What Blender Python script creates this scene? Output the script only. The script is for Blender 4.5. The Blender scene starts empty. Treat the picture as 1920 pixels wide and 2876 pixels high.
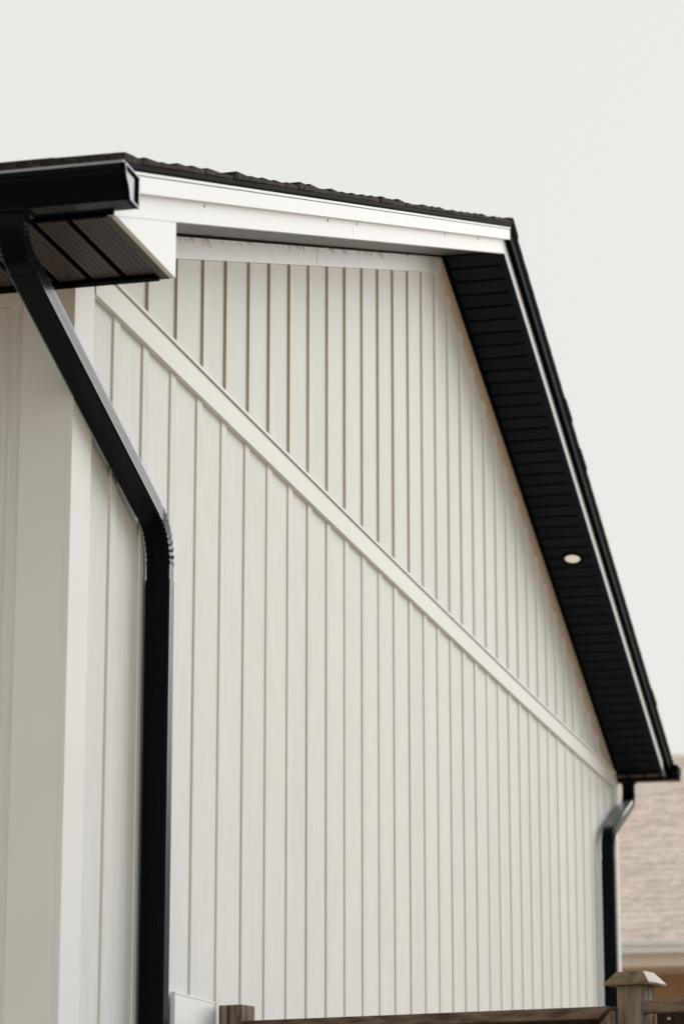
import bpy, math, random
from mathutils import Vector, Matrix
random.seed(11)
scene = bpy.context.scene
col = scene.collection
CZ = 1.25                      # eye height: every z below is measured from the eye level
# ------------------------------------------------------------------ camera
cd = bpy.data.cameras.new('camera'); cam = bpy.data.objects.new('camera', cd); col.objects.link(cam)
cd.sensor_fit = 'VERTICAL'; cd.sensor_height = 36.0; cd.sensor_width = 24.0
cd.lens = 7937.555 / 2876 * 36.0
cd.clip_start = 0.1; cd.clip_end = 2000
R_ = (0.96994718, 0.24331503, -0.00051713); U_ = (0.06014668, -0.23770732, 0.96947285); B_ = (0.23576439, -0.94036856, -0.24519813)
cam.matrix_world = Matrix(((R_[0], U_[0], B_[0], 2.80833), (R_[1], U_[1], B_[1], -8.18335), (R_[2], U_[2], B_[2], CZ), (0, 0, 0, 1)))
cd.dof.use_dof = True; cd.dof.focus_distance = 10.5; cd.dof.aperture_fstop = 3.3; cd.dof.aperture_blades = 9
scene.camera = cam
scene.render.resolution_x = 683; scene.render.resolution_y = 1024
# ------------------------------------------------------------------ sky and sun
SUN = Vector((0.475, 0.785, 0.39)).normalized()
w = bpy.data.worlds.new('World'); scene.world = w; w.use_nodes = True
nt = w.node_tree; nt.nodes.clear()
o_ = nt.nodes.new('ShaderNodeOutputWorld'); bg = nt.nodes.new('ShaderNodeBackground')
sky = nt.nodes.new('ShaderNodeTexSky'); sky.sky_type = 'NISHITA'; sky.sun_disc = False
sky.sun_elevation = math.asin(SUN.z); sky.sun_rotation = math.atan2(SUN.x, SUN.y)
sky.air_density = 1.0; sky.dust_density = 6.0
sc_ = nt.nodes.new('ShaderNodeVectorMath'); sc_.operation = 'SCALE'; sc_.inputs[3].default_value = 0.10
tc = nt.nodes.new('ShaderNodeTexCoord')
cl = nt.nodes.new('ShaderNodeTexNoise'); cl.inputs['Scale'].default_value = 2.2; cl.inputs['Detail'].default_value = 3
cr = nt.nodes.new('ShaderNodeValToRGB')
cr.color_ramp.elements[0].position = 0.25; cr.color_ramp.elements[0].color = (0.826, 0.834, 0.790, 1)
cr.color_ramp.elements[1].position = 0.75; cr.color_ramp.elements[1].color = (0.844, 0.850, 0.806, 1)
mx = nt.nodes.new('ShaderNodeMix'); mx.data_type = 'RGBA'; mx.inputs[0].default_value = 0.05
nt.links.new(tc.outputs['Generated'], cl.inputs['Vector']); nt.links.new(cl.outputs['Fac'], cr.inputs['Fac'])
nt.links.new(sky.outputs[0], sc_.inputs[0])
nt.links.new(cr.outputs[0], mx.inputs[6]); nt.links.new(sc_.outputs[0], mx.inputs[7])
nt.links.new(mx.outputs[2], bg.inputs[0]); bg.inputs[1].default_value = 0.5
nt.links.new(bg.outputs[0], o_.inputs[0])
sd = bpy.data.lights.new('sun', 'SUN'); sd.energy = 0.89; sd.angle = math.radians(38); sd.color = (1.0, 0.985, 0.965)
so = bpy.data.objects.new('sun', sd); col.objects.link(so)
so.rotation_euler = SUN.to_track_quat('Z', 'Y').to_euler(); so.location = (6, 6, 12)
vs = scene.view_settings; vs.view_transform = 'Standard'; vs.look = 'None'; vs.exposure = 1.0; vs.gamma = 1.0; vs.use_curve_mapping = False

# ------------------------------------------------------------------ materials
def mat(name, color, rough=0.6, spec=0.5, var=None, scale=(1, 1, 1), noise=8.0, lo=0.35, hi=0.7, bump=0.0, bscale=None, bnoise=None, coat=0.0, rand=0.0, detail=4.0):
    m = bpy.data.materials.new(name); m.use_nodes = True
    n = m.node_tree.nodes; l = m.node_tree.links; b = n['Principled BSDF']
    b.inputs['Base Color'].default_value = (*color, 1); b.inputs['Roughness'].default_value = rough
    b.inputs['Specular IOR Level'].default_value = spec; b.inputs['Coat Weight'].default_value = coat
    if coat: b.inputs['Coat Roughness'].default_value = 0.12
    t = n.new('ShaderNodeTexCoord'); oi = n.new('ShaderNodeObjectInfo')
    off = n.new('ShaderNodeVectorMath'); off.operation = 'MULTIPLY_ADD'
    rv = n.new('ShaderNodeCombineXYZ')
    for i in range(3): l.new(oi.outputs['Random'], rv.inputs[i])
    off.inputs[1].default_value = (37, 23, 51)
    l.new(rv.outputs[0], off.inputs[0]); l.new(t.outputs['Object'], off.inputs[2])
    def tex(sc, ns, det):
        mp = n.new('ShaderNodeMapping'); mp.inputs['Scale'].default_value = sc
        l.new(off.outputs[0], mp.inputs['Vector'])
        tx = n.new('ShaderNodeTexNoise'); tx.inputs['Scale'].default_value = ns; tx.inputs['Detail'].default_value = det
        l.new(mp.outputs[0], tx.inputs['Vector']); return tx
    src = None
    if var:
        tx = tex(scale, noise, detail)
        rp = n.new('ShaderNodeValToRGB')
        rp.color_ramp.elements[0].position = lo; rp.color_ramp.elements[0].color = (*color, 1)
        rp.color_ramp.elements[1].position = hi; rp.color_ramp.elements[1].color = (*var, 1)
        l.new(tx.outputs['Fac'], rp.inputs['Fac']); src = rp.outputs[0]
    if rand:
        hv = n.new('ShaderNodeHueSaturation')
        mr = n.new('ShaderNodeMapRange'); mr.inputs['To Min'].default_value = 1 - rand; mr.inputs['To Max'].default_value = 1 + rand
        l.new(oi.outputs['Random'], mr.inputs['Value']); l.new(mr.outputs[0], hv.inputs['Value'])
        if src: l.new(src, hv.inputs['Color'])
        else: hv.inputs['Color'].default_value = (*color, 1)
        src = hv.outputs[0]
    if src: l.new(src, b.inputs['Base Color'])
    if bump:
        tb = tex(bscale or scale, bnoise or noise, 5.0)
        bp = n.new('ShaderNodeBump'); bp.inputs['Strength'].default_value = bump; bp.inputs['Distance'].default_value = 0.004
        l.new(tb.outputs['Fac'], bp.inputs['Height']); l.new(bp.outputs[0], b.inputs['Normal'])
    m['src'] = 1
    return m
SIDING = mat('siding_paint', (0.715, 0.742, 0.758), 0.65, 0.2, (0.635, 0.650, 0.652), (14, 14, 0.45), 9, 0.36, 0.74, 0.5, (30, 30, 0.8), 10, rand=0.022)
TRIM = mat('trim_paint', (0.725, 0.748, 0.763), 0.6, 0.2, (0.705, 0.726, 0.738), (1, 0.3, 1), 4, rand=0.008)
FASCIA = mat('white_fascia_metal', (0.76, 0.80, 0.85), 0.5, 0.12, (0.74, 0.78, 0.83), (1, 0.15, 1), 3, bump=0.05, bscale=(1, 0.25, 1), bnoise=5)
BLACK = mat('black_painted_metal', (0.0003, 0.0012, 0.0022), 0.16, 0.085)
for nm, wt in (('black_painted_metal', 0.5),):
    b = bpy.data.materials[nm].node_tree.nodes['Principled BSDF']; b.inputs['Sheen Weight'].default_value = wt; b.inputs['Sheen Roughness'].default_value = 0.22; b.inputs['Sheen Tint'].default_value = (0.85, 0.95, 1.0, 1); b.inputs['Specular Tint'].default_value = (0.80, 0.94, 1.0, 1)
BLACKM = mat('black_fascia_metal', (0.0005, 0.0013, 0.0020), 0.7, 0.02)
SOFFIT = mat('dark_brown_soffit', (0.0085, 0.0108, 0.0175), 0.5, 0.05, rand=0.12)
SOFFITN = mat('soffit_grey_sheen', (0.050, 0.047, 0.047), 0.36, 0.5, rand=0.45)
SOFFITE = mat('perforated_soffit', (0.058, 0.046, 0.048), 0.5, 0.3, rand=0.08)
EDGE = mat('brown_shade_batten_edge', (0.54, 0.47, 0.41), 0.8, 0.1)  # shade on the batten sides put into the colour, browner at the near end
EDGEM = mat('mid_shade_batten_edge', (0.62, 0.57, 0.52), 0.8, 0.1)
EDGEL = mat('lifted_shade_batten_edge', (0.84, 0.825, 0.80), 0.8, 0.1)  # raised above the siding tone to lift the shaded sides
LIP = mat('grey_lip_metal', (0.22, 0.23, 0.235), 0.4, 0.5)
VOID = mat('soffit_void', (0.004, 0.004, 0.004), 0.9, 0.0)
SHING = mat('dark_shingle', (0.030, 0.025, 0.025), 0.95, 0.1, (0.11, 0.092, 0.082), (1, 1, 1), 55, 0.45, 0.75, 0.8, None, 90, rand=0.25)
TAN = mat('tan_shingle', (0.82, 0.69, 0.615), 0.95, 0.05, (0.62, 0.55, 0.48), (1, 1, 1), 14, 0.4, 0.7, 0.3, None, 60, rand=0.09)
TAND = mat('tan_shingle_base', (0.30, 0.26, 0.22), 0.95, 0.05)
WOOD = mat('weathered_wood', (0.115, 0.070, 0.045), 0.85, 0.2, (0.27, 0.225, 0.17), (6, 6, 0.5), 7, 0.35, 0.65, 0.6, (18, 18, 0.8), 9, rand=0.08)
WOODR = mat('weathered_rail_wood', (0.080, 0.050, 0.038), 0.85, 0.2, (0.19, 0.145, 0.105), (0.6, 6, 8), 7, 0.35, 0.65, 0.6, (0.8, 18, 18), 9)
WOODD = mat('shaded_picket_wood', (0.030, 0.024, 0.019), 0.9, 0.15, (0.065, 0.05, 0.038), (6, 6, 0.5), 6)  # picket wood darkened to paint in the shade behind the rails
CAPW = mat('mossy_cap_wood', (0.21, 0.165, 0.10), 0.9, 0.15, (0.115, 0.075, 0.05), (2, 2, 2), 14, 0.42, 0.7, 0.5, None, 40)
CAPL = mat('pale_cap_wood', (0.66, 0.62, 0.60), 0.85, 0.15, (0.56, 0.51, 0.48), (2, 2, 2), 14)
GROUND = mat('earth_and_bark', (0.56, 0.435, 0.315), 0.95, 0.1, (0.49, 0.37, 0.26), (1, 1, 1), 3, bump=0.6, bnoise=20)
NGUT = mat('neighbour_gutter', (0.80, 0.795, 0.78), 0.5, 0.4)
NSOF = mat('neighbour_soffit', (0.74, 0.66, 0.58), 0.7, 0.2)
NWALL = mat('neighbour_stucco', (0.40, 0.26, 0.165), 0.9, 0.1, (0.36, 0.23, 0.15), (1, 1, 1), 6, bump=0.3, bnoise=60)
SLOT = mat('dark_slot', (0.02, 0.018, 0.016), 0.6, 0.3)
PLATE = mat('plate_enamel', (0.715, 0.735, 0.745), 0.4, 0.5)
SCREW = mat('dark_screw_head', (0.02, 0.022, 0.026), 0.4, 0.5)
LENS = bpy.data.materials.new('lamp_diffuser'); LENS.use_nodes = True
b = LENS.node_tree.nodes['Principled BSDF']; b.inputs['Base Color'].default_value = (0.8, 0.72, 0.66, 1)
b.inputs['Emission Color'].default_value = (1.0, 0.88, 0.80, 1); b.inputs['Emission Strength'].default_value = 0.17
# frieze metal with brown water stains running down from the soffit joint
FRI = mat('frieze_paint', (0.655, 0.715, 0.765), 0.5, 0.4)
n = FRI.node_tree.nodes; l = FRI.node_tree.links
t = n.new('ShaderNodeTexCoord'); at = n.new('ShaderNodeAttribute'); at.attribute_name = 'below'
mp = n.new('ShaderNodeMapping'); mp.inputs['Scale'].default_value = (1, 4.2, 15)
l.new(t.outputs['Object'], mp.inputs['Vector'])
nz = n.new('ShaderNodeTexNoise'); nz.inputs['Scale'].default_value = 1.0; nz.inputs['Detail'].default_value = 6; nz.inputs['Roughness'].default_value = 0.65
l.new(mp.outputs[0], nz.inputs['Vector'])
mp2 = n.new('ShaderNodeMapping'); mp2.inputs['Scale'].default_value = (1, 38.0, 3.0); l.new(t.outputs['Object'], mp2.inputs['Vector'])
nz2 = n.new('ShaderNodeTexNoise'); nz2.inputs['Scale'].default_value = 1.0; nz2.inputs['Detail'].default_value = 4; l.new(mp2.outputs[0], nz2.inputs['Vector'])
fall = n.new('ShaderNodeMapRange'); fall.inputs['From Min'].default_value = 0.0; fall.inputs['From Max'].default_value = 1.0; fall.inputs['To Min'].default_value = 0.10; fall.inputs['To Max'].default_value = -0.25
l.new(at.outputs['Fac'], fall.inputs['Value'])
a1 = n.new('ShaderNodeMath'); a1.operation = 'ADD'; l.new(nz.outputs['Fac'], a1.inputs[0]); l.new(fall.outputs[0], a1.inputs[1])
a2 = n.new('ShaderNodeMath'); a2.operation = 'MULTIPLY_ADD'; l.new(nz2.outputs['Fac'], a2.inputs[0]); a2.inputs[1].default_value = 0.16; l.new(a1.outputs[0], a2.inputs[2])
rp = n.new('ShaderNodeValToRGB'); e = rp.color_ramp.elements
e[0].position = 0.60; e[0].color = (0.655, 0.715, 0.765, 1); e[1].position = 0.76; e[1].color = (0.27, 0.22, 0.17, 1)
em = e.new(0.665); em.color = (0.52, 0.50, 0.47, 1)
l.new(a2.outputs[0], rp.inputs['Fac']); l.new(rp.outputs[0], n['Principled BSDF'].inputs['Base Color'])

# ------------------------------------------------------------------ builders
WL = {}                         # world location of each object (translations only)
def empty(name, loc, label, cat, group=None):
    o = bpy.data.objects.new(name, None); col.objects.link(o); o.location = (loc[0], loc[1], loc[2] + CZ); o.empty_display_size = 0.2
    WL[o] = Vector(o.location); o['label'] = label; o['category'] = cat
    if group: o['group'] = group
    return o
def make(name, verts, faces, m, parent=None, smooth=False, origin=None):
    vs_ = [Vector((v[0], v[1], v[2] + CZ)) for v in verts]
    if origin is None:
        c = Vector((0, 0, 0))
        for v in vs_: c += v
        c /= len(vs_)
    else: c = Vector(origin)
    me = bpy.data.meshes.new(name); me.from_pydata([v - c for v in vs_], [], faces)
    ms = m if isinstance(m, (list, tuple)) else [m]
    for q in ms: me.materials.append(q)
    me.validate(); 
    import bmesh
    bm = bmesh.new(); bm.from_mesh(me); bmesh.ops.recalc_face_normals(bm, faces=bm.faces); bm.to_mesh(me); bm.free()
    if smooth: me.polygons.foreach_set('use_smooth', [True] * len(me.polygons))
    o = bpy.data.objects.new(name, me); col.objects.link(o); WL[o] = c
    if parent: o.parent = parent; o.location = c - WL[parent]
    else: o.location = c
    return o
def copy_at(o, loc, parent):    # same mesh, new place (loc is a world point in eye-level z)
    c = o.copy(); col.objects.link(c); wl = Vector((loc[0], loc[1], loc[2] + CZ)); WL[c] = wl
    c.parent = parent; c.location = wl - WL[parent]; return c
def prism(poly, ext):           # closed prism: polygon points + extrusion vector
    k = len(poly); e_ = Vector(ext)
    v = [Vector(p) for p in poly] + [Vector(p) + e_ for p in poly]
    f = [tuple(range(k)), tuple(range(2 * k - 1, k - 1, -1))] + [(i, (i + 1) % k, k + (i + 1) % k, k + i) for i in range(k)]
    return v, f
def box(x0, x1, y0, y1, z0, z1): return prism([(x0, y0, z0), (x1, y0, z0), (x1, y1, z0), (x0, y1, z0)], (0, 0, z1 - z0))
def join(parts):
    V = []; F = []
    for v, f in parts:
        k = len(V); V += v; F += [tuple(i + k for i in q) for q in f]
    return V, F
def edged(vf, face_m, edge_m, parent):      # batten: painted face, side edges with shade put into their colour
    o = make('batten', vf[0], vf[1], [face_m, edge_m], parent)
    for f_ in o.data.polygons:
        if abs(f_.normal.y) > 0.7: f_.material_index = 1
    return o
def part(name, vf, m, parent, smooth=False): return make(name, vf[0], vf[1], m, parent, smooth)

# ------------------------------------------------------------------ ground
g = make('ground', [(-400, -400, -CZ), (400, -400, -CZ), (400, 400, -CZ), (-400, 400, -CZ)], [(0, 1, 2, 3)], GROUND); g['kind'] = 'structure'

# ------------------------------------------------------------------ the house
S = 0.305; YC = 5.0; YL = -0.385; YR = 10.50
SLP, SRP = 0.323, 0.329
def line(y): return 4.72 - (SLP * (YC - y) if y <= YC else SRP * (y - YC))
house = empty('house', (0, 5, -CZ), 'white board and batten gable house with black metal trim', 'house')
XB = -7.5
# wall core behind the siding (closed shell)
core = [(-0.012, YL + 0.02, -CZ), (-0.012, YR - 0.02, -CZ), (-0.012, YR - 0.02, line(YR) - 0.01), (-0.012, YC, line(YC) - 0.01), (-0.012, YL + 0.02, line(YL) - 0.01)]
gable_wall = part('gable_wall', prism(core, (XB + 0.012, 0, 0)), SIDING, house)
def bandz(y):                   # the belt board sags a few millimetres
    u = (y - 4.6) / 5.2; return 2.809 + 0.022 * u * u
FT = 0.014; FH = 0.087          # soffit above fascia line, frieze height
def friez_bot(y): return line(y) + FT - FH
offs = {1: .033, 2: .046, 3: .052, 4: .035, 5: .03, 6: .01}
jit = {k: random.uniform(-0.004, 0.004) for k in range(-2, 40)}
BW = 0.060; BT = 0.0095
def batten_y(k): return k * S + jit[k]
# siding panels, lower and upper
def clipped(y0, y1, z0f, z1f, x0, x1):
    ys = [y0] + ([YC] if y0 < YC < y1 else []) + [y1]
    top = [(x0, y, z1f(y)) for y in reversed(ys)]
    bot = [(x0, y, z0f(y)) for y in ys]
    return prism(bot + top, (x1 - x0, 0, 0))
KN = 35
for up in (0, 1):
    ys = [YL + 0.02] + [batten_y(k) + (offs.get(k, 0) if up else 0) for k in range(0, KN)]
    ys = [y for y in ys if y < YR - 0.03] + [YR - 0.02]
    for i in range(len(ys) - 1):
        a, b_ = ys[i] + 0.0012 + (0.02 if i else 0), ys[i + 1] + (0.02 if i < len(ys) - 2 else 0)
        if up:
            if friez_bot(a) < bandz(a) + 0.11 and friez_bot(b_) < bandz(b_) + 0.11: continue
            z0 = lambda y: bandz(y) + 0.05
            z1 = lambda y: max(line(y) + 0.004, bandz(y) + 0.06)
        else:
            z0 = lambda y: -CZ + 0.02
            z1 = lambda y: bandz(y) + 0.048
        part('siding_panel', clipped(a, b_, z0, z1, -0.0118, random.uniform(-0.0006, 0.0002)), SIDING, gable_wall)
        if i:                   # a batten sits at the left edge of the panel
            y = ys[i]
            if up:
                zt = min(friez_bot(y), friez_bot(y + BW)) + 0.004; zb = max(bandz(y), bandz(y + BW)) + 0.092
                if zt < zb + 0.01: continue
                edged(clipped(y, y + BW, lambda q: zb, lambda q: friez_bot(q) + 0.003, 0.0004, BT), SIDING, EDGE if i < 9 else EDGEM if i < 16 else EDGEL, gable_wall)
            else:
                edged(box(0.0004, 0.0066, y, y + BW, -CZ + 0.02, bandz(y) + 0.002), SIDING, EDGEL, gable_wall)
# belt board with its drip cap
for a, b_ in ((-0.222, 3.05), (3.053, 6.70), (6.703, YR - 0.09)):
    N = 6
    yy = [a + (b_ - a) * i / N for i in range(N + 1)]
    def strip(x0, x1, lo, hi):
        pl = [(x0, y, bandz(y) + lo) for y in yy] + [(x0, y, bandz(y) + hi) for y in reversed(yy)]
        return prism(pl, (x1 - x0, 0, 0))
    bo = part('belt_board', strip(0.0002, 0.0215, 0.0, 0.0875), TRIM, gable_wall)
    part('drip_cap', strip(0.0002, 0.0185, 0.0905, 0.0955), TRIM, bo) if False else part('drip_cap', strip(0.0003, 0.0290, 0.0915, 0.1035), TRIM, gable_wall)
# corner boards
part('corner_board', box(0.0003, 0.018, YL - 0.018, -0.225, -CZ + 0.02, 2.90), TRIM, gable_wall)
part('corner_board', box(-0.150, 0.0000, YL - 0.018, YL, -CZ + 0.02, 2.79), TRIM, gable_wall)
part('corner_board', box(0.0003, 0.018, YR - 0.085, YR + 0.018, -CZ + 0.02, line(YR) - 0.005), TRIM, gable_wall)
part('corner_board', box(-0.12, 0.0000, YR, YR + 0.018, -CZ + 0.02, line(YR) - 0.03), TRIM, gable_wall)
# rake friezes
TANF = mat('tan_frieze_shade', (0.58, 0.51, 0.43), 0.6, 0.2, (0.53, 0.46, 0.38), (1, 2, 2), 5)  # overhang shade on the far frieze put into the colour as tan
def frieze(a, b_, m_=None):
    pl = [(0.0005, a, friez_bot(a)), (0.0005, b_, friez_bot(b_)), (0.0005, b_, line(b_) + FT - 0.003), (0.0005, a, line(a) + FT - 0.003)]
    v, f = prism(pl, (0.0175, 0, 0)); o = make('frieze_board', v, f, m_ or FRI, gable_wall)
    at_ = o.data.attributes.new('below', 'FLOAT', 'POINT')
    vals = [1, 1, 0, 0, 1, 1, 0, 0]
    at_.data.foreach_set('value', vals); return o
frieze(YL - 0.02, 2.521); frieze(2.529, YC); 
for a, b_ in ((YC + 0.001, 7.9), (7.906, YR)): frieze(a, b_, TANF)['label'] = 'frieze board under the far slope with its shade painted tan'
# eave wall facing the camera
ew = part('eave_wall', box(XB, -0.012, YL + 0.001, YL + 0.021, -CZ, 2.82), SIDING, house)
bx0 = -0.150
xs = [bx0] + [-0.190 - S * i for i in range(0, 24)]
for i in range(len(xs) - 1):
    part('siding_panel', box(xs[i + 1], xs[i] - 0.001, YL - 0.0002, YL + 0.0008, -CZ + 0.02, 2.81), SIDING, ew)
    part('batten', box(xs[i + 1], xs[i + 1] + 0.038, YL - 0.010, YL - 0.0004, -CZ + 0.02, 2.748), SIDING, ew)
part('frieze_board', box(XB, -0.151, YL - 0.020, YL - 0.0105, 2.748, 2.802), TRIM, ew)
# ---- rake soffit: separate slats with dark gaps between
XS = 0.306
soff = part('rake_soffit', join([prism([(0.02, a, line(a) + FT + 0.012), (0.335, a, line(a) + FT + 0.012), (0.335, b_, line(b_) + FT + 0.012), (0.02, b_, line(b_) + FT + 0.012)], (0, 0, 0.01)) for a, b_ in ((-0.38, YC - 0.0005), (YC + 0.0005, 10.44))]), VOID, house)
pitch = 0.108
def slat(a, b_):
    part('soffit_slat', prism([(0.004, a, line(a) + FT), (XS, a, line(a) + FT), (XS, b_, line(b_) + FT), (0.004, b_, line(b_) + FT)], (0, 0, 0.006)), SOFFIT, soff)
y = YC + 0.012
while y < 10.43: slat(y, min(y + pitch - 0.018, 10.44)); y += pitch
y = YC - 0.012
while y > -0.36:               # near slope: each slat laps a few millimetres below the next
    a, b_ = max(y - pitch + 0.012, -0.39), y
    part('soffit_slat', prism([(0.004, a, line(a) + FT), (XS, a, line(a) + FT), (XS, b_, line(b_) + FT), (0.004, b_, line(b_) + FT)], (0, 0, 0.006)), SOFFITN, soff); y -= pitch
def sl(name, a, b_, x0, x1, lo, hi, m, par):   # strip following the rake between heights lo..hi above the rake line
    return part(name, prism([(x0, a, line(a) + lo), (x0, b_, line(b_) + lo), (x0, b_, line(b_) + hi), (x0, a, line(a) + hi)], (x1 - x0, 0, 0)), m, par)
for a, b_ in ((-0.39, YC - 0.0005), (YC + 0.0005, 10.44)):
    sl('soffit_trim', a, b_, XS - 0.004, 0.3195, FT - 0.006, FT + 0.006, SOFFIT, soff)
    if a > YC: sl('soffit_trim', a, b_, XS - 0.004, 0.3385, -0.0055, -0.0008, SOFFIT, soff)
    sl('soffit_channel', a, b_, 0.0182, 0.040, FT - 0.007, FT - 0.001, BLACKM, soff)
# ---- roof: deck, fascia strips, drip edges, shingles
roof = part('roof', join([prism([(0.318, a, line(a) + 0.03), (0.318, b_, line(b_) + 0.03), (0.318, b_, line(b_) + 0.138), (0.318, a, line(a) + 0.138)], (XB - 0.318, 0, 0)) for a, b_ in ((-0.985, YC - 0.0003), (YC + 0.0003, 10.60))]), BLACKM, house)
JL = 1.84
for a, b_ in ((-0.99, JL - 0.0015), (JL + 0.0015, YC - 0.0002)): sl('fascia_board', a, b_, 0.3197, 0.340, 0.0, 0.080, FASCIA, roof)
o = sl('fascia_board', YC + 0.0002, 10.42, 0.3197, 0.340, 0.0, 0.080, FASCIA, roof)
for a, b_ in ((-0.992, 1.755), (1.757, YC - 0.0002)): sl('upper_fascia', a, b_, 0.3202, 0.370, 0.071, 0.123, FASCIA, roof)
o = sl('upper_fascia', YC + 0.0002, 10.60, 0.3202, 0.370, 0.071, 0.123, BLACKM, roof); o['label'] = 'black metal upper fascia on the far slope'
for a, b_, m_ in ((-0.995, YC - 0.0002, FASCIA), (YC + 0.0002, 10.60, BLACKM)): sl('drip_lower_lip', a, b_, 0.3204, 0.3735, 0.1258, 0.1345, m_, roof)  # near lip is white to paint the reflection low on the black drip
for a, b_ in ((-1.0, 1.90), (1.902, YC - 0.0002), (YC + 0.0002, 10.61)):
    # curved black drip flashing
    prof = [(0.3735, 0.1350), (0.3755, 0.1372), (0.3785, 0.1400), (0.3800, 0.1430), (0.3800, 0.1570), (0.30, 0.1570), (0.30, 0.1350)]
    pa = [(x, a, line(a) + h) for x, h in prof]; pb = [(x, b_, line(b_) + h) for x, h in prof]; k = len(prof)
    part('drip_edge', ([Vector(q) for q in pa + pb], [tuple(range(k)), tuple(range(2 * k - 1, k - 1, -1))] + [(i, (i + 1) % k, k + (i + 1) % k, k + i) for i in range(k)]), BLACKM, roof)
# small fixing screws in the white fascia
for y in (-0.12, 1.45, 1.90, 3.55, 4.33):
    pts = [(0.3402, y + 0.006 * math.cos(q * math.pi / 4), line(y) + 0.062 + 0.006 * math.sin(q * math.pi / 4)) for q in range(8)]
    part('screw', prism(pts, (0.002, 0, 0)), SCREW, roof)
# shingle courses: wedge shaped strips with uneven tabs, thick end down-slope
EXPO = 0.158
def course(y_b, y_t, sgn, top):
    V = []; F = []
    notch = random.random() < 0.14
    x = (0.386 + random.uniform(-0.006, 0.004)) if sgn > 0 else (0.384 + (0.005 if notch else 0)); first = True
    while x > XB:
        wd = random.uniform(0.09, 0.22) if x > -1.5 else 1.5
        x2 = max(x - wd, XB)
        th = random.uniform(0.005, 0.014); lift = random.uniform(0, 0.008) if first else 0
        if sgn < 0: th, lift = 0.007, (0.004 if notch and first else 0)
        if top: th, lift = random.uniform(0.022, 0.028), 0
        dy = random.uniform(-0.012, 0.012) if sgn > 0 else random.uniform(-0.004, 0.004); yb = y_b + dy * (1 if not first else 0.6)
        hb = 0.1580
        def z(yy, h): return line(min(max(yy, -1.2), 11.2)) + h
        rows = [(yb, hb, hb + th + 0.006 + lift), (yb + (y_t - yb) * 0.35, hb, hb + th * 0.75 + 0.006 + lift * 0.5), (y_t, hb, hb + 0.006)]
        i0 = len(V)
        for xx in (x - 0.0005, x2 + 0.0005):
            dz = 0 if (xx < 0.3 or sgn < 0) else random.uniform(-0.002, 0.003)
            for (yy, lo, hi) in rows: V += [Vector((xx, yy, z(yy, lo))), Vector((xx, yy, z(yy, hi) + dz))]
        a = lambda s, r, t_: i0 + s * 6 + r * 2 + t_
        for r in (0, 1):
            F += [(a(0, r, 1), a(0, r + 1, 1), a(1, r + 1, 1), a(1, r, 1)), (a(0, r, 0), a(1, r, 0), a(1, r + 1, 0), a(0, r + 1, 0)),
                  (a(0, r, 0), a(0, r + 1, 0), a(0, r + 1, 1), a(0, r, 1)), (a(1, r, 0), a(1, r, 1), a(1, r + 1, 1), a(1, r + 1, 0))]
        F += [(a(0, 0, 0), a(0, 0, 1), a(1, 0, 1), a(1, 0, 0)), (a(0, 2, 0), a(1, 2, 0), a(1, 2, 1), a(0, 2, 1))]
        x = x2; first = False
    return V, F
y = -1.03; i = 0
while y < YC - 0.10:
    part('shingle_course', course(y, min(y + EXPO * 1.35, YC - 0.002), 1, y < -0.9), SHING, roof); y += EXPO
y = 10.66
while y > YC + 0.10:
    part('shingle_course', course(y, max(y - EXPO * 1.35, YC + 0.002), -1, 0), SHING, roof); y -= EXPO
x = 0.388
while x > -2.2:                 # folded ridge caps
    h0 = 0.1745 + random.uniform(0, 0.004); x2 = x - 0.16
    pl = lambda xx, h: [(xx, YC - 0.13, line(YC - 0.13) + h), (xx, YC, line(YC) + h + 0.001), (xx, YC + 0.13, line(YC + 0.13) + h)]
    V = pl(x, h0) + pl(x, h0 + 0.008) + pl(x2, h0 - 0.004) + pl(x2, h0 + 0.004)
    F = [(0, 1, 4, 3), (1, 2, 5, 4), (6, 9, 10, 7), (7, 10, 11, 8), (3, 4, 10, 9), (4, 5, 11, 10), (0, 6, 7, 1), (1, 7, 8, 2), (0, 3, 9, 6), (2, 8, 11, 5)]
    part('ridge_cap', ([Vector(q) for q in V], F), SHING, roof); x = x2 + 0.01
# ---- left eave: fascia, boxed return, perforated horizontal soffit
ZS = 2.800; YF = -0.975
part('eave_fascia', box(XB, 0.3385, YF - 0.015, YF, ZS - 0.012, 2.93), BLACKM, roof)
ret = [(0.3205, YF + 0.001, ZS - 0.006), (0.3205, -0.402, ZS - 0.006), (0.3205, -0.402, line(-0.402) + 0.004), (0.3205, YF + 0.001, line(YF) + 0.004)]
part('return_panel', prism(ret, (0.0165, 0, 0)), FASCIA, roof)
part('return_back', box(0.0, 0.3195, -0.404, -0.396, ZS - 0.004, line(-0.40) + 0.03), BLACKM, roof)
es = part('eave_soffit', box(XB, 0.318, YF + 0.002, -0.406, ZS + 0.012, ZS + 0.020), VOID, house)
x = 0.282; perf = []
while x > -1.6:
    x0 = x - 0.086
    part('soffit_slat', box(x0, x, YF + 0.004, -0.44, ZS, ZS + 0.006), SOFFITE, es)
    if x0 > -0.62:
        nr = 4
        for r in range(nr):
            for j in range(24):
                cx, cy = x0 + 0.016 + r * 0.018, YF + 0.030 + j * 0.0205 + (0.010 if r % 2 else 0)
                if cy > -0.46: continue
                perf.append(([Vector((cx + 0.0036 * math.cos(q * 1.0472), cy + 0.0036 * math.sin(q * 1.0472), ZS - 0.0006)) for q in range(6)], [(5, 4, 3, 2, 1, 0)]))
    x -= pitch
part('soffit_slat', box(XB, x - 0.02, YF + 0.004, -0.44, ZS, ZS + 0.006), SOFFITE, es)
pf = part('perforation', join(perf), VOID, es); pf['kind'] = 'stuff'
part('soffit_trim', box(0.288, 0.3200, YF + 0.001, -0.407, ZS - 0.004, ZS + 0.006), SOFFITE, es)
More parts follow.
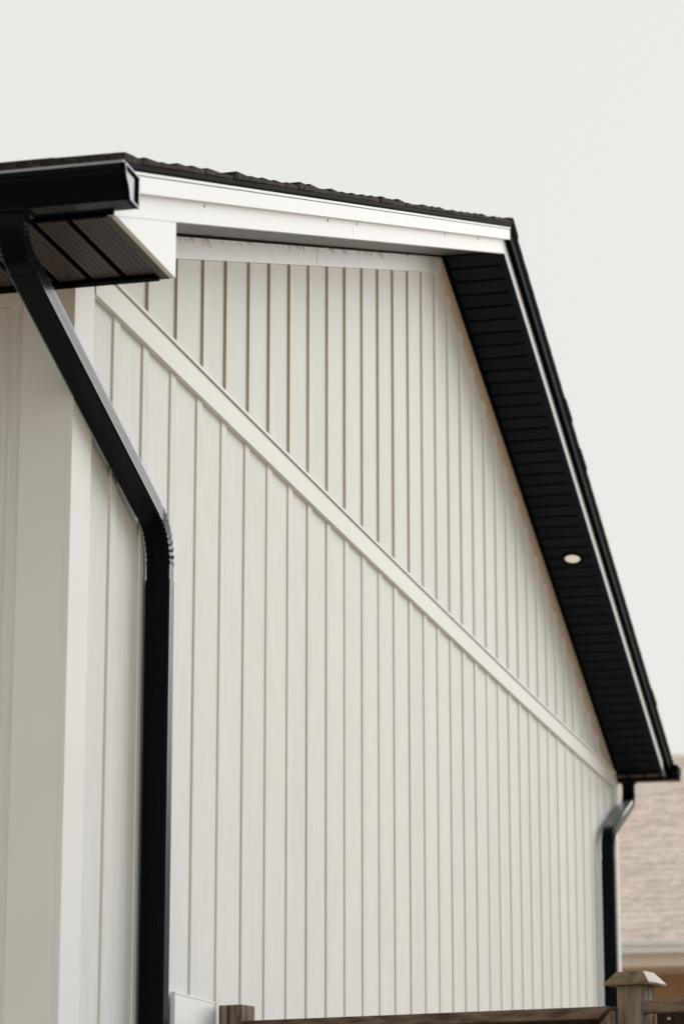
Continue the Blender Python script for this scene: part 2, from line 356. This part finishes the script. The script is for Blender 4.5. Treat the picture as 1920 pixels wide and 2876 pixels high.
part('soffit_channel', box(XB, 0.2875, -0.438, YL - 0.0185, ZS - 0.012, ZS + 0.004), BLACKM, es)
# ---- right eave: small horizontal soffit and fascia
ZR = 2.922
er = part('eave_soffit', box(XB, 0.318, 10.452, 10.60, ZR + 0.010, ZR + 0.018), VOID, house)
x = 0.30
while x > -0.7:
    part('soffit_slat', box(x - 0.09, x, 10.453, 10.595, ZR, ZR + 0.006), SOFFITE, er); x -= pitch
part('soffit_slat', box(XB, x - 0.01, 10.453, 10.595, ZR, ZR + 0.006), SOFFITE, er)
part('soffit_trim', box(0.3195, 0.339, 10.43, 10.612, ZR - 0.004, ZR + 0.03), SOFFITE, er)
part('eave_fascia', box(XB, 0.338, 10.600, 10.612, ZR - 0.014, 3.03), BLACKM, er)
# ------------------------------------------------------------------ gutters
def gutter(name, yb, zb, sg, xend, label):
    root = empty(name, (xend, yb, zb), label, 'gutter', 'black eave gutters')
    D = 0.128; H = 0.094; T = 0.003
    # outer K profile: (out from fascia, up)
    prof = [(0, H + 0.012), (0, 0), (D * 0.62, 0.0), (D * 0.66, 0.006), (D * 0.70, 0.022), (D * 0.76, 0.036), (D * 0.88, 0.050), (D * 0.955, 0.066), (D * 0.97, 0.076), (D * 1.0, 0.080), (D * 1.0, H - 0.002), (D * 0.985, H), (D * 0.90, H)]
    inner = [(D * 0.90, H - T), (D * 0.96, H - 2 * T), (D * 0.96, 0.080), (D * 0.90, 0.066), (D * 0.84, 0.054), (D * 0.70, 0.038), (D * 0.63, T), (T, T), (T, H + 0.012)]
    pl = prof + inner
    P3 = lambda x, q: Vector((x, yb + sg * q[0], zb + q[1]))
    k = len(pl)
    V = [P3(xend, q) for q in pl] + [P3(XB, q) for q in pl]
    F = [(i, (i + 1) % k, k + (i + 1) % k, k + i) for i in range(k)]
    part('trough', (V, F), BLACK, root)
    part('lip', prism([P3(xend, (D * 0.992, H + 0.0006)), P3(xend, (D * 0.90, H + 0.0006)), P3(xend, (D * 0.90, H + 0.010)), P3(xend, (D * 0.955, H + 0.010))], (XB - xend, 0, 0)), LIP, root)
    cap = prof[1:12] + [(0, H)]
    V, F = prism([P3(xend - 0.006, q) for q in cap], (0.0062, 0, 0))
    part('end_cap', (V, F), BLACK, root)
    # crimped rim of the end cap
    c0 = (D * 0.45, H * 0.5); rim = []
    kk = len(cap); V = []; 
    for xx, s_ in ((xend + 0.0004, 1.015), (xend + 0.008, 1.015), (xend + 0.008, 0.90), (xend + 0.0004, 0.88)):
        V += [P3(xx, (c0[0] + (q[0] - c0[0]) * s_, c0[1] + (q[1] - c0[1]) * s_)) for q in cap]
    F = []
    for r in range(4):
        for i in range(kk): F.append((r * kk + i, r * kk + (i + 1) % kk, ((r + 1) % 4) * kk + (i + 1) % kk, ((r + 1) % 4) * kk + i))
    part('end_cap_rim', (V, F), BLACK, root)
    return root
gutter('rain_gutter', YF - 0.0155, 2.799, -1, 0.406, 'black ogee eave gutter with white-reflecting end cap at upper left of house')
gutter('rain_gutter', 10.6125, 2.905, 1, 0.412, 'black eave gutter end at the far right corner below the roof')
# ------------------------------------------------------------------ downspouts
def section(wx, wy, ribs=True):
    # closed rectangular section with rounded corners and shallow ribs; u along X, v across
    pts = []
    def side(p0, p1, nrm, nr):
        ln = math.hypot(p1[0] - p0[0], p1[1] - p0[1]); w_ = 0.0021 / ln; dp = -0.0036 if nrm[0] else -0.0003
        ts = [(0, 0)]
        for i in range(1, nr + 1):
            c_ = i / (nr + 1); ts += [(c_ - w_, 0), (c_, dp), (c_ + w_, 0)]
        for t_, d in ts + [(1, 0)]:
            pts.append((p0[0] + (p1[0] - p0[0]) * t_ + nrm[0] * d, p0[1] + (p1[1] - p0[1]) * t_ + nrm[1] * d))
    a, b_ = wx / 2, wy / 2; r = 0.007
    side((-a + r, -b_), (a - r, -b_), (0, -1), 5); side((a, -b_ + r), (a, b_ - r), (1, 0), 4)
    side((a - r, b_), (-a + r, b_), (0, 1), 5); side((-a, b_ - r), (-a, -b_ + r), (-1, 0), 4)
    return pts
def sweep(name, frames, xc, root, wx=0.080, wy=0.061, smooth=False):
    # frames: (y, z, angle, scale); angle turns the section about X, 0 = pipe vertical
    V = []; F = []
    for (yy, zz, an, s_) in frames:
        for (u_, v_) in section(wx, wy):
            sv = 1 + (s_ - 1) * (0.2 if s_ in (1.038, 0.962) else 1)
            V.append(Vector((xc + u_ * s_, yy + v_ * sv * math.cos(an), zz + v_ * sv * math.sin(an))))
    k = len(section(wx, wy)); n_ = len(frames)
    for j in range(n_ - 1):
        for i in range(k): F.append((j * k + i, j * k + (i + 1) % k, (j + 1) * k + (i + 1) % k, (j + 1) * k + i))
    F += [tuple(range(k)), tuple(range(n_ * k - 1, (n_ - 1) * k - 1, -1))]
    return part(name, (V, F), BLACK, root)
def downspout(xc, y_top, z_top, y_low, slope, z_mid_at_low, label):
    root = empty('downspout', (xc, y_low, -CZ), label, 'downspout', 'black downspouts')
    s = 1 if y_top > y_low else -1                      # which way the offset runs going up
    phi = math.atan(slope); bend = math.pi / 2 - phi     # direction (going up): (s*cos phi, sin phi)
    zl = z_mid_at_low; zt = zl + abs(y_top - y_low) * slope
    r1 = 0.16; t1 = r1 * math.tan(bend / 2)
    fr = []; n_ = 18
    cy, cz = y_low + s * r1, zl - t1
    for i in range(n_ + 1):
        a = bend * i / n_
        yy = cy - s * r1 * math.cos(a); zz = cz + r1 * math.sin(a)
        sc = 1.0 if i in (0, n_) else (1.038 if i % 2 else 0.962)
        fr.append((yy, zz, -s * a, sc))
    low_end = (y_low, zl - t1)
    d = (s * math.cos(phi), math.sin(phi))
    fr = [(y_low, zl - t1 - 0.075, 0, 0.985)] + fr + [(fr[-1][0] + d[0] * 0.05, fr[-1][1] + d[1] * 0.05, -s * bend, 1.0)]
    sweep('elbow', fr, xc, root)
    end1 = fr[-1]
    r2 = 0.10; t2 = r2 * math.tan(bend / 2)
    fr2 = []; cy2, cz2 = y_top - s * r2, zt + t2
    for i in range(n_ + 1):
        a = bend * i / n_
        fr2.append((cy2 + s * r2 * math.cos(a), cz2 - r2 * math.sin(a), -s * a, 1.0 if i in (0, n_) else (1.038 if i % 2 else 0.962)))
    e2 = fr2[-1]
    fr2 = [(y_top, z_top, 0, 1.0)] + fr2 + [(e2[0] - d[0] * 0.05, e2[1] - d[1] * 0.05, -s * bend, 1.0)]
    sweep('elbow', fr2, xc, root)
    st, en = (end1[0] - d[0] * 0.02, end1[1] - d[1] * 0.02), (fr2[-1][0] + d[0] * 0.02, fr2[-1][1] + d[1] * 0.02)
    sweep('offset_pipe', [(st[0], st[1], -s * bend, 1.04), (en[0], en[1], -s * bend, 1.04)], xc, root)
    # outlet collar under the gutter
    zc = z_top
    part('outlet_collar', box(xc - 0.05, xc + 0.05, y_top - 0.040, y_top + 0.040, zc - 0.008, zc + 0.002), BLACK, root)
    sweep('pipe', [(y_low, -CZ + 0.05, 0, 1.05), (y_low, zl - t1 - 0.050, 0, 1.05)], xc, root)
    for z_ in (0.35,):
        part('strap', box(0.0098, xc + 0.046, y_low - 0.036, y_low + 0.036, z_ - 0.6, z_ - 0.575), BLACK, root)
    return root
downspout(0.057, -1.046, 2.799, 0.362, 0.358, 2.196, 'large black downspout kinking from the near gutter down the left of the wall')
downspout(0.072, 10.668, 2.905, 9.690, 0.345, 2.430, 'small blurred black downspout at the far right corner of the wall')
# ------------------------------------------------------------------ recessed light in the rake soffit
LX, LY = 0.189, 7.822; LZ = line(LY) + FT
lamp = empty('recessed_light', (LX, LY, LZ), 'small round recessed light glowing in the black rake soffit', 'light')
ex = Vector((1, 0, 0)); ey = Vector((0, 1, -SRP)).normalized(); en = ex.cross(ey)
if en.z > 0: en = -en
def ring(rad, dn, n_=32): return [Vector((LX, LY, LZ)) + ex * rad * math.cos(2 * math.pi * i / n_) + ey * rad * math.sin(2 * math.pi * i / n_) + en * dn for i in range(n_)]
nn = 32
V = ring(0.066, 0.0008) + ring(0.064, 0.006) + ring(0.047, 0.006) + ring(0.044, 0.0008)
F = [(r * nn + i, r * nn + (i + 1) % nn, (r + 1) * nn + (i + 1) % nn, (r + 1) * nn + i) for r in range(3) for i in range(nn)]
part('trim_ring', (V, F), BLACKM, lamp)
V = ring(0.0445, 0.0030) + ring(0.036, 0.0045) + [Vector((LX, LY, LZ)) + en * 0.005]
F = [(i, (i + 1) % nn, nn + (i + 1) % nn, nn + i) for i in range(nn)] + [(nn + i, nn + (i + 1) % nn, 2 * nn) for i in range(nn)]
part('lens', (V, F), LENS, lamp, True)
# ------------------------------------------------------------------ white utility cover plate low on the wall
pr = empty('utility_cover', (0.015, 0.90, 0.30), 'flat white utility cover plate on the wall behind the squared fence post', 'cover plate')
PT = 0.735
part('plate', box(0.0098, 0.0245, 0.690, 1.135, -0.15, PT), PLATE, pr)
part('plate_lip', join([box(0.0100, 0.0265, 0.6865, 1.1385, PT, PT + 0.006), box(0.0100, 0.0262, 0.685, 0.6895, -0.15, PT - 0.001)]), PLATE, pr)
part('handle_slot', box(0.0247, 0.0285, 0.80, 0.93, PT - 0.112, PT - 0.100), SLOT, pr)
# ------------------------------------------------------------------ fence
fd = Vector((0.968, -0.249, 0)).normalized(); fn = Vector((fd.y, -fd.x, 0))    # along the fence / towards the viewer
if fn.y > 0: fn = -fn
fence = empty('fence', (0.8, 1.0, -CZ), 'weathered brown wooden fence with square posts and flat top rail', 'fence')
PLc = Vector((0.088, 1.192, 0)); PRc = Vector((1.497, 0.893, 0))
def fbox(c, a0, a1, b0, b1, z0, z1):     # box in fence axes about c: a along, b towards the viewer
    q = lambda a, b_: Vector(c) + fd * a + fn * b_
    p = [q(a0, b0), q(a1, b0), q(a1, b1), q(a0, b1)]
    return prism([(v.x, v.y, z0) for v in p], (0, 0, z1 - z0))
h = 0.0455
def bev(o, wdt=0.004):
    m_ = o.modifiers.new('bevel', 'BEVEL'); m_.width = wdt; m_.segments = 2; return o
bev(part('post', fbox(PLc, -h, h, -h, h, -CZ, 0.731), WOOD, fence))
sp = part('crack', fbox(PLc, -0.010, -0.004, h + 0.0002, h + 0.0012, 0.55, 0.727), SLOT, fence)
po = bev(part('post', fbox(PRc, -h, h, -h, h, -CZ, 0.744), WOOD, fence))
# pyramid cap on the right post
def capmesh(c, r0, r1, z0, z1, z2):
    V = []
    for rr, zz in ((r0, z0), (r0, z1), (r1, z2)):
        for a, b_ in ((-1, -1), (1, -1), (1, 1), (-1, 1)):
            q = Vector(c) + fd * a * rr + fn * b_ * rr; V.append(Vector((q.x, q.y, zz)))
    F = [(3, 2, 1, 0), (8, 9, 10, 11)]
    for r in (0, 1): F += [(r * 4 + i, r * 4 + (i + 1) % 4, r * 4 + 4 + (i + 1) % 4, r * 4 + 4 + i) for i in range(4)]
    return V, F
cp = make('post_cap', *capmesh(PRc, 0.076, 0.046, 0.7445, 0.752, 0.788), [CAPW, CAPL], fence)
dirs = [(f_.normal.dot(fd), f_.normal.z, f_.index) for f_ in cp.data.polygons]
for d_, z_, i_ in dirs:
    if d_ > 0.2 and z_ > 0.2: cp.data.polygons[i_].material_index = 1  # only the sloped face along the fence takes the pale tone
L = (PRc - PLc).dot(fd)
zr = 0.676
# left rail with a mitred end, then the short knee brace, then the right rail
q = lambda a, b_, z_: (lambda v: (v.x, v.y, z_))(PLc + fd * a + fn * b_)
bev(part('rail', prism([q(h + 0.001, 0.040, zr - 0.036), q(L - h - 0.045, 0.040, zr - 0.036), q(L - h - 0.006, 0.040, zr - 0.003), q(L - h - 0.002, 0.040, zr + 0.001), q(h + 0.001, 0.040, zr)], -fn * 0.085), WOODR, fence), 0.002)
part('brace', prism([q(L - h - 0.004, 0.030, zr - 0.012), q(L - h - 0.004, 0.030, zr - 0.25), q(L - h - 0.045, 0.030, zr - 0.25), q(L - h - 0.045, 0.030, zr - 0.056)], -fn * 0.05), WOOD, fence)
bev(part('rail', fbox(PRc, h - 0.002, 1.9, 0.010, 0.060, zr - 0.022, zr + 0.016), WOODR, fence), 0.002)
part('rail', fbox(PLc, h + 0.001, L - h - 0.001, -0.044, -0.010, -0.62, -0.53), WOODR, fence)
for c0, a0, a1 in ((PLc, h + 0.002, L - h - 0.05), (PRc, h + 0.004, 1.9)):
    a = a0
    while a < a1 - 0.02:
        wd = min(0.138, a1 - a)
        part('picket', fbox(c0, a, a + wd - 0.004, -0.075, -0.050 + random.uniform(-0.003, 0.003), -CZ + 0.04, zr - 0.012 + random.uniform(-0.004, 0.002)), WOODD, fence)
        a += 0.138
c_ = PRc + fd * 0.155 + fn * 0.0
part('screw', fbox(PRc, 0.100, 0.110, -0.018, -0.012, zr - 0.040, zr - 0.032), CAPL, fence)
part('post', fbox(PRc, 1.90, 1.99, -h, h, -CZ, 0.744), WOOD, fence)
# ------------------------------------------------------------------ neighbour's house behind
nb = empty('neighbour_house', (-1, 22, -CZ), 'blurred neighbouring house with tan shingle roof and brown wall', 'house')
NY0, NY1, NZ0, NZ1 = 18.0, 22.2, 2.56, 4.97
NX0, NX1 = -9.0, 6.0
NS = (NZ1 - NZ0) / (NY1 - NY0)
nw = part('wall', box(NX0 + 0.4, NX1 - 0.4, NY0 + 0.85, 2 * NY1 - NY0 - 0.85, -CZ, NZ0 - 0.11), NWALL, nb)
gab = [(NX0 + 0.4, NY0 + 0.85, NZ0 - 0.108), (NX0 + 0.4, 2 * NY1 - NY0 - 0.85, NZ0 - 0.108), (NX0 + 0.4, NY1, NZ1 - 0.25)]
part('gable', prism(gab, (NX1 - NX0 - 0.8, 0, 0)), NWALL, nb)
part('fascia_board', box(NX0, NX1, NY0 + 0.013, NY0 + 0.035, NZ0 - 0.235, NZ0 - 0.02), NSOF, nb)
part('soffit', box(NX0, NX1, NY0 + 0.036, NY0 + 0.85, NZ0 - 0.232, NZ0 - 0.222), NSOF, nb)
part('gutter', join([box(NX0, NX1, NY0 - 0.09, NY0 + 0.012, NZ0 - 0.118, NZ0 - 0.05), box(NX0, NX1, NY0 - 0.115, NY0 + 0.012, NZ0 - 0.049, NZ0 - 0.005)]), NGUT, nb)
def zr_(y): return NZ0 + (y - NY0) * NS
nroof = part('roof', join([prism([(NX0, NY0, NZ0 - 0.02), (NX0, NY1, NZ1 - 0.02), (NX0, NY1, NZ1 - 0.10), (NX0, NY0, NZ0 - 0.10)], (NX1 - NX0, 0, 0)),
                      prism([(NX0, 2 * NY1 - NY0, NZ0), (NX0, NY1 + 0.001, NZ1 - 0.01), (NX0, NY1 + 0.001, NZ1 - 0.10), (NX0, 2 * NY1 - NY0, NZ0 - 0.10)], (NX1 - NX0, 0, 0))]), TAND, nb)
NC = 34; dyc = (NY1 - NY0) / NC
rest = []
for c in range(NC):
    y0 = NY0 - 0.03 + c * dyc; y1 = y0 + dyc * 1.25
    fxc = -0.80 - 0.52 * (c / NC)
    x = fxc - 0.60 + random.uniform(-0.05, 0.05); xs0 = x
    while x < fxc + 0.60:
        wd = random.uniform(0.10, 0.22); t_ = random.choice((0.008, 0.012, 0.022)); dd = random.choice((0, 0, 0.018))
        ya = y0 - dd
        pl = [(x + 0.002, ya, zr_(ya) - 0.012), (x + 0.002, ya, zr_(ya) + t_), (x + 0.002, y1, zr_(y1) - 0.002), (x + 0.002, y1, zr_(y1) - 0.016)]
        part('shingle', prism(pl, (wd - 0.0025, 0, 0)), TAN, nroof); x += wd
    for xa, xb in ((NX0, xs0 - 0.002), (x + 0.002, NX1)):
        rest.append(prism([(xa, y0, zr_(y0) - 0.012), (xa, y0, zr_(y0) + 0.012), (xa, y1, zr_(y1) - 0.002), (xa, y1, zr_(y1) - 0.016)], (xb - xa, 0, 0)))
rs = part('shingle_field', join(rest), TAN, nroof); rs['kind'] = 'stuff'
part('ridge_cap', prism([(NX0, NY1 - 0.12, NZ1 - 0.055), (NX0, NY1, NZ1 + 0.008), (NX0, NY1 + 0.12, NZ1 - 0.055), (NX0, NY1, NZ1 - 0.01)], (NX1 - NX0, 0, 0)), TAN, nroof)
